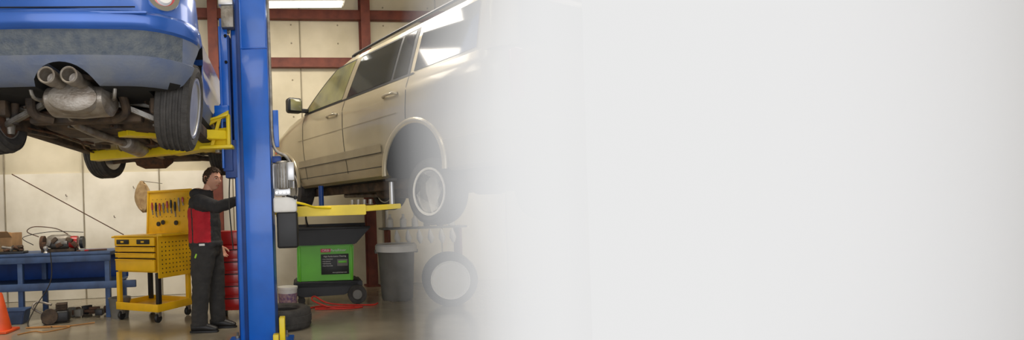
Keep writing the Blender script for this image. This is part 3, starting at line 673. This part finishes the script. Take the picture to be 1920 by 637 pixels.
lathe("bin_liner",[(.262,.69),(.285,.66),(.285,.74),(.262,.765),(.25,.75)],m_white,tbn,40)
sh=empty("wall_shelf",(1.55,8.1,0),WA)
box("shelf_board",(1.3,.3,.03),(0,0,.95),m_bin,sh); 
for s in(-.55,.55): box("shelf_leg_%d"%(s>0),(.04,.25,.93),(s,0,.465),m_red,sh)
for i in range(6):
    lathe("bottle_%d"%i,[(0,0),(.045,0),(.05,.02),(.05,.12),(.02,.16),(.02,.2),(0,.2)],random.choice([m_white,m_white,m_tan,m_bin]),sh,18,loc=(-.5+i*.19,random.uniform(-.05,.05),.965))
for i in range(6):
    x=-.45+i*.17
    tube("hanging_funnel_%d"%i,[(x,-.17,.93),(x,-.17,.88),(x+.01,-.17,.8),(x+.02,-.17,.72)],[.01,.03,.05,.02],m_white,sh,14)
wp=empty("wall_conduit",(1.1,8.82,0)); tube("pipe",[(0,0,.02),(0,0,1.6)],.03,m_white,wp,12); box("elec_box",(.16,.1,.3),(0,-.0,1.65),m_alu,wp)
sw=empty("alloy_wheel",(1.60,6.7,.34)); sw.rotation_euler=(R(4),0,R(-6))
wheel(sw,"alloy",(0,0,0),0,.337,.235,.2,m_silver,5,-1,spw=1.35)
ft=empty("flat_lying_tyre",(-.43,5.78,.105))
lathe("tyre",[(.17,-.07),(.19,-.1),(.27,-.105),(.29,-.09),(.30,-.07),(.297,-.04),(.305,-.035),(.305,.035),(.297,.04),(.30,.07),(.29,.09),(.27,.105),(.19,.1),(.17,.07),(.175,0),(.17,-.07)],m_rub,ft,56)
# ================================================================ MAN
mn=empty("mechanic_man",(-1.23,5.72,0))
m_skin=M("skin",(214,160,134),.55,0,.06,12)
m_jack=M("jacket_black",(42,41,42),.85,0,.2,14,bump=.5,bscale=40)
m_jred=M("jacket_red",(176,18,34),.8,0,.12,10,bump=.4,bscale=40)
m_pant=M("work_trousers",(52,50,48),.9,0,.15,10,bump=.5,bscale=30)
m_shoe=M("shoe_black",(26,24,24),.5)
m_hair=M("dark_brown_hair",(70,50,34),.7,0,.35,50,bump=.8,bscale=120)
m_eye=M("eye_white",(225,220,212),.3); m_iris=M("iris_dark",(40,28,20),.2); m_lip=M("lips",(190,118,102),.5)
def blob(parts,voxel,name,mats,parent,smooth_it=6):
    vs=[];fs=[]
    for v,f in parts:
        b=len(vs); vs+=list(v); fs+=[tuple(i+b for i in q) for q in f]
    o=mk(name,vs,fs,mats,parent)
    r=o.modifiers.new("r",'REMESH'); r.mode='VOXEL'; r.voxel_size=voxel; r.use_smooth_shade=True
    s=o.modifiers.new("s",'SMOOTH'); s.factor=.5; s.iterations=smooth_it
    bpy.context.view_layer.update(); bake(o)
    o.data.materials.clear()
    for m in mats: o.data.materials.append(m)
    for p in o.data.polygons: p.use_smooth=True
    return o
def ell(c,r,seg=16,rings=10):
    vs=[];fs=[]
    for i in range(rings+1):
        ph=math.pi*i/rings
        rr=max(math.sin(ph),.02)
        for k in range(seg):
            th=2*math.pi*k/seg
            vs.append(Vector((c[0]+r[0]*rr*math.cos(th),c[1]+r[1]*rr*math.sin(th),c[2]+r[2]*math.cos(ph))))
    for i in range(rings):
        for k in range(seg): fs.append((i*seg+k,i*seg+(k+1)%seg,(i+1)*seg+(k+1)%seg,(i+1)*seg+k))
    fs.append(tuple(range(seg))); fs.append(tuple(rings*seg+k for k in range(seg)))
    return vs,fs
def T(pts,rad,ref=None): return tubev(pts,rad,18,True,False,ref)
SHn=(-.04,-.19,1.38); ELn=(.19,-.27,1.305); WRn=(.43,-.385,1.375)
SHf=(-.02,.19,1.38); ELf=(.01,.25,1.12); WRf=(.10,.24,.90)
X=(1,0,0)
parts=[
 T([(.0,0,.80),(.0,0,.88),(-.01,0,.96),(-.01,0,1.06),(-.01,0,1.18),(-.02,0,1.29),(-.02,0,1.37),(.0,0,1.43),(.025,0,1.49)],[(.14,.165),(.165,.19),(.172,.195),(.168,.19),(.17,.2),(.165,.205),(.138,.19),(.095,.13),(.075,.082)],X),
 T([(.0,0,1.42),(.04,0,1.50),(.065,0,1.58)],[(.06,.064),(.056,.058),(.056,.056)],X),
 ell((-.04,-.17,1.365),(.095,.08,.085)),ell((-.02,.17,1.365),(.09,.08,.08)),
 T([SHn,tuple((Vector(SHn)+Vector(ELn))/2),ELn],[.082,.074,.064]),ell(ELn,(.066,.066,.063)),
 T([ELn,tuple((Vector(ELn)+Vector(WRn))/2),WRn],[.063,.057,.042]),
 T([SHf,tuple((Vector(SHf)+Vector(ELf))/2),ELf],[.08,.07,.062]),ell(ELf,(.062,.062,.062)),
 T([ELf,tuple((Vector(ELf)+Vector(WRf))/2),WRf],[.06,.052,.04]),
 T([(-.0,-.095,.9),(-.02,-.1,.75),(-.035,-.105,.62),(-.04,-.105,.50),(-.055,-.105,.35),(-.07,-.1,.2),(-.075,-.1,.07)],[(.135,.11),(.13,.105),(.115,.096),(.096,.086),(.092,.082),(.086,.078),(.088,.074)],X),
 T([(.01,.095,.9),(.04,.1,.75),(.06,.105,.62),(.07,.105,.50),(.075,.105,.35),(.08,.1,.2),(.085,.1,.07)],[(.135,.11),(.125,.105),(.11,.096),(.094,.086),(.09,.082),(.084,.078),(.086,.074)],X),
 ell((-.075,0,1.46),(.09,.125,.065)),
 T([(0,0,.90),(0,0,.95)],[(.182,.205),(.178,.202)],X),
]
bd=blob(parts,.0075,"body_clothed",[m_jack,m_jred,m_pant,m_skin],mn,8)
nrm=[v.normal.copy() for v in bd.data.vertices]; cos=[v.co.copy() for v in bd.data.vertices]; flat=[]
for c,nn in zip(cos,nrm):
    f=.006*noise.noise(Vector((c.x*9,c.y*9,c.z*14)))+.004*noise.noise(c*28)
    if c.z<1.47: c=c+nn*f
    flat+=[c.x,c.y,c.z]
bd.data.vertices.foreach_set("co",flat); bd.data.update()
for p in bd.data.polygons:
    c=p.center
    inarm=False
    for a,b in((SHn,ELn),(ELn,WRn),(SHf,ELf),(ELf,WRf)):
        a=Vector(a);b=Vector(b);t=max(0,min(1,(c-a).dot(b-a)/(b-a).length_squared))
        if (a+(b-a)*t-c).length<.095 and (t>.02 or c.z>1.3): inarm=True
    if c.z<.905: p.material_index=2
    elif inarm and abs(c.y)>.17: p.material_index=0
    elif c.z>1.503-.15*c.x: p.material_index=3
    elif c.z<1.31 and c.z>.945 and -.18<c.x<.085 and not(-.115<c.x<-.1): p.material_index=1
    else: p.material_index=0
box("hem_label",(.06,.004,.022),(-.0,-.21,.925),m_white,mn)
box("pocket_badge",(.02,.02,.05),(-.07,-.19,.81),M("badge_green",(150,200,40),.5),mn,rot=(0,R(20),0))
tube("belt_loop",[(.0,-.197,.88),(.0,-.19,.84)],.008,m_pant,mn,6)
for nm,yy,x0 in(("right_shoe",-.1,-.075),("left_shoe",.1,.085)):
    parts=[T([(x0-.09,yy,.05),(x0-.05,yy,.055),(x0,yy,.06),(x0+.07,yy,.05),(x0+.14,yy,.038),(x0+.19,yy,.03)],[(.045,.036),(.052,.042),(.058,.044),(.046,.048),(.034,.048),(.022,.034)],(0,0,1)),T([(x0-.02,yy,.05),(x0-.01,yy,.13)],[(.05,.045),(.045,.042)],X)]
    so=blob(parts,.008,nm,[m_shoe],mn,4)
    for v in so.data.vertices: v.co.z=max(v.co.z,.004)
    prism(nm+"_sole",[(x0-.10,yy-.03),(x0-.05,yy-.045),(x0+.06,yy-.045),(x0+.13,yy-.052),(x0+.19,yy-.035),(x0+.205,yy),(x0+.19,yy+.035),(x0+.13,yy+.052),(x0+.06,yy+.045),(x0-.05,yy+.045),(x0-.10,yy+.03)],0.001,.02,m_shoe,mn,'Z',bev=.004)
def hand(name,wr,d,n,parent,curl,side_sgn):
    wr=Vector(wr); d=Vector(d).normalized(); n=Vector(n); n=(n-d*n.dot(d)).normalized(); s=d.cross(n).normalized()*side_sgn
    parts=[tubev([wr-d*.03,wr,wr+d*.03,wr+d*.07,wr+d*.09],[(.022,.028),(.02,.028),(.018,.038),(.015,.042),(.01,.04)],16,ref=n)]
    for k,(off,L,r) in enumerate(((-.031,.062,.0078),(-.0105,.074,.0085),(.0105,.08,.0088),(.032,.072,.0086))):
        p=wr+d*(.078-.003*abs(k-2))+s*off; a=0; pts=[p-d*.02,p]
        for q,fr in enumerate((.45,.3,.25)):
            a+=curl*(.7 if q==0 else 1)
            p=p+(d*math.cos(a)+n*math.sin(a))*L*fr; pts.append(p)
        parts.append(tubev(pts,[r*1.1,r*1.1,r,r*.92,r*.72],10)); parts.append(ell(pts[-1],(r*.75,)*3,10,6))
    p=wr+d*.025+s*.026; q1=p+(d*.6+s*.8+n*.2).normalized()*.035; q2=q1+(d*.9+s*.35+n*.5).normalized()*.03; q3=q2+(d+n*.5).normalized()*.022
    parts.append(tubev([p-s*.01,p,q1,q2,q3],[.014,.014,.011,.0105,.008],10)); parts.append(ell(q3,(.008,)*3,10,6))
    return blob(parts,.0028,name,[m_skin],parent,3)
hand("right_hand",(.435,-.388,1.378),(.6,-.75,.15),(.3,.0,-1),mn,.35,1)
hand("left_hand",(.105,.238,.885),(.3,-.05,-.95),(.5,-.5,.1),mn,.4,-1)
hd=bpy.data.objects.new("head",None); hd.location=(.088,-.005,1.612); hd.rotation_euler=(0,R(5),R(-36)); hd.scale=(1.04,1.06,1.04); link(hd,mn)
def g(a,b,s): return math.exp(-((a-b)/s)**2)
def headpt(d,extra=0):
    x,y,z=d
    a,b,c=.098,.078,.118
    p=Vector((x*a,y*b,z*c))
    if z<0:
        k=1-.26*(-z)**1.3; p.y*=k; p.x*= (1-.12*(-z)**2) if x>0 else (1-.32*(-z))
        if x<0: p.x*=1-.15*(-z)
    if x>0:
        f=x
        yy=p.y; zz=p.z
        dx=0
        dx+=.030*g(yy,0,.012)*g(zz,-.022,.016)
        dx+=.014*g(yy,0,.010)*g(zz,.0,.020)
        dx+=.006*g(zz,.027,.011)*g(yy,0,.05)
        dx-=.010*(g(yy,.031,.014)+g(yy,-.031,.014))*g(zz,.008,.012)
        dx+=.006*(g(yy,.04,.018)+g(yy,-.04,.018))*g(zz,-.022,.018)
        dx+=.008*g(yy,0,.022)*g(zz,-.055,.008)+.007*g(yy,0,.020)*g(zz,-.068,.007)
        dx-=.004*g(yy,0,.03)*g(zz,-.0615,.003)
        dx+=.012*g(yy,0,.022)*g(zz,-.095,.016)
        p.x+=dx*min(1,f*2.2)
    if extra: p+=Vector((x/ a,y/b,z/c)).normalized()*extra
    return p
vs=[];fs=[];NS,NR=120,90
dirs=[]
for i in range(NR+1):
    ph=math.pi*i/NR
    for k in range(NS):
        th=2*math.pi*k/NS; d=(max(math.sin(ph),1e-4)*math.cos(th),max(math.sin(ph),1e-4)*math.sin(th),math.cos(ph)); dirs.append(d); vs.append(headpt(d))
for i in range(NR):
    for k in range(NS): fs.append((i*NS+k,i*NS+(k+1)%NS,(i+1)*NS+(k+1)%NS,(i+1)*NS+k))
ho=mk("face",vs,fs,[m_skin,m_lip],hd,ang=180)
for p in ho.data.polygons:
    c=p.center
    if c.x>.05 and ((c.y/.021)**2+((c.z+.0615)/.0095)**2)<1: p.material_index=1
hv=[];idx={};hf=[]
def hairline(d):
    x,y,z=d; t=max(0,min(1,(x+.25)/1.05)); t=t*t*(3-2*t)
    return z>-.45+1.06*t+.10*noise.noise(Vector(d)*6)
for f in fs:
    if all(hairline(dirs[i]) for i in f):
        q=[]
        for i in f:
            if i not in idx:
                d=dirs[i]; idx[i]=len(hv)
                n1=noise.noise(Vector((d[0]*7,d[1]*12,d[2]*7)))*.010+noise.noise(Vector(d)*18)*.006
                hv.append(headpt(d,.010+n1))
            q.append(idx[i])
        hf.append(tuple(q))
hh=mk("hair",hv,hf,m_hair,hd,ang=180); so=hh.modifiers.new("s",'SOLIDIFY'); so.thickness=.016; so.offset=-1
for s,sn in((-1,"right"),(1,"left")):
    lathe("eyeball_"+sn,[(0,.012),(.0085,.0085),(.012,0),(.0085,-.0085),(0,-.012)],m_eye,hd,18,'X',loc=(.079,s*.031,.008))
    lathe("iris_"+sn,[(0,.0132),(.005,.0122),(.0055,.0105)],m_iris,hd,14,'X',loc=(.079,s*.031,.008))
    tube("upper_lid_"+sn,smoothpts([(.084,s*.018,.009),(.0935,s*.031,.0165),(.084,s*.045,.010)],4),.0035,m_skin,hd,8)
    tube("eyebrow_"+sn,smoothpts([(.099,s*.014,.026),(.0995,s*.032,.031),(.087,s*.05,.026)],4),[.0025,.0035,.004,.004,.0042,.004,.0035,.003,.002],m_hair,hd,8)
    ep=smoothpts([(.0,s*.073,-.022),(.012,s*.079,.0),(.008,s*.084,.024),(-.012,s*.088,.03),(-.022,s*.086,.01),(-.012,s*.080,-.018),(.0,s*.073,-.03)],5)
    ev,ef=tubev(ep,[(.0055,.0045)]*len(ep),8)
    mk("ear_rim_"+sn,ev,ef,m_skin,hd,ang=180)
    v,f=ell((-.004,s*.076,.0),(.016,.006,.026)); mk("ear_inner_"+sn,v,f,m_skin,hd,ang=180)
# ================================================================ ADDED FADE on the right: PALE BACKING PANEL + GLOWING VOLUME
pt=empty("fade_backing",(0,0,0))
box("fade_backing_panel",(6.6,.08,4.9),(1.68+3.3,3.3,2.45),m_part,pt,bev=0)  # added panel, no wall of the shop; supplies pale grey tone
fm=bpy.data.materials.new("fade_glow"); fm.use_nodes=True; nt=fm.node_tree
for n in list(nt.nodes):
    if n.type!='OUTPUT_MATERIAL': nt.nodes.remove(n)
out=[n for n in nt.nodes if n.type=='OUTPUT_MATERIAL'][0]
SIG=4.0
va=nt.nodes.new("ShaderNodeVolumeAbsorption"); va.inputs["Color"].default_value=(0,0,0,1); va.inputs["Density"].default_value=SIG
ve=nt.nodes.new("ShaderNodeEmission"); ve.inputs["Color"].default_value=(1,1,1,1); ve.inputs["Strength"].default_value=SIG*.82  # glows without a lamp, painting a pale grey haze
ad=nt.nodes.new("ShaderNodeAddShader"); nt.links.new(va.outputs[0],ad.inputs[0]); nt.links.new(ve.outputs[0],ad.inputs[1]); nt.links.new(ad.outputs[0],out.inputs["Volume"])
# plan outline of the added fade volume (x,y in metres); it leans outwards with height
fade_front=[(.50,3.75),(.58,3.735),(.68,3.70),(.79,3.64),(.90,3.57),(1.01,3.45),(1.10,3.25),(1.17,2.93),(1.21,2.66),(1.30,2.42),(1.42,2.30),(1.66,2.22),(1.95,2.50),(2.25,2.84),(2.65,3.02),(3.15,3.12),(3.75,3.19),(4.25,3.235),(4.5,3.257)]
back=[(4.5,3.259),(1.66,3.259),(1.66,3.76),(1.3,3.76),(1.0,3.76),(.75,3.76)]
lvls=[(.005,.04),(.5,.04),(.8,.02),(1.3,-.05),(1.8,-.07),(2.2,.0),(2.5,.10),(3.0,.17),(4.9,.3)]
vs=[];fs=[];n=len(fade_front)+len(back)
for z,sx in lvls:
    for (x,y) in fade_front+back:
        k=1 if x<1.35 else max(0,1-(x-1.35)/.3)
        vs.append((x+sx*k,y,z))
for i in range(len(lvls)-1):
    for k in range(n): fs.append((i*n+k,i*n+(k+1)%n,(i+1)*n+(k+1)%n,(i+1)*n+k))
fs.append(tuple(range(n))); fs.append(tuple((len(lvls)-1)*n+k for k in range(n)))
mk("fade_volume",vs,fs,fm,smooth=False)  # added glowing volume; its thickness shapes the fade to pale grey
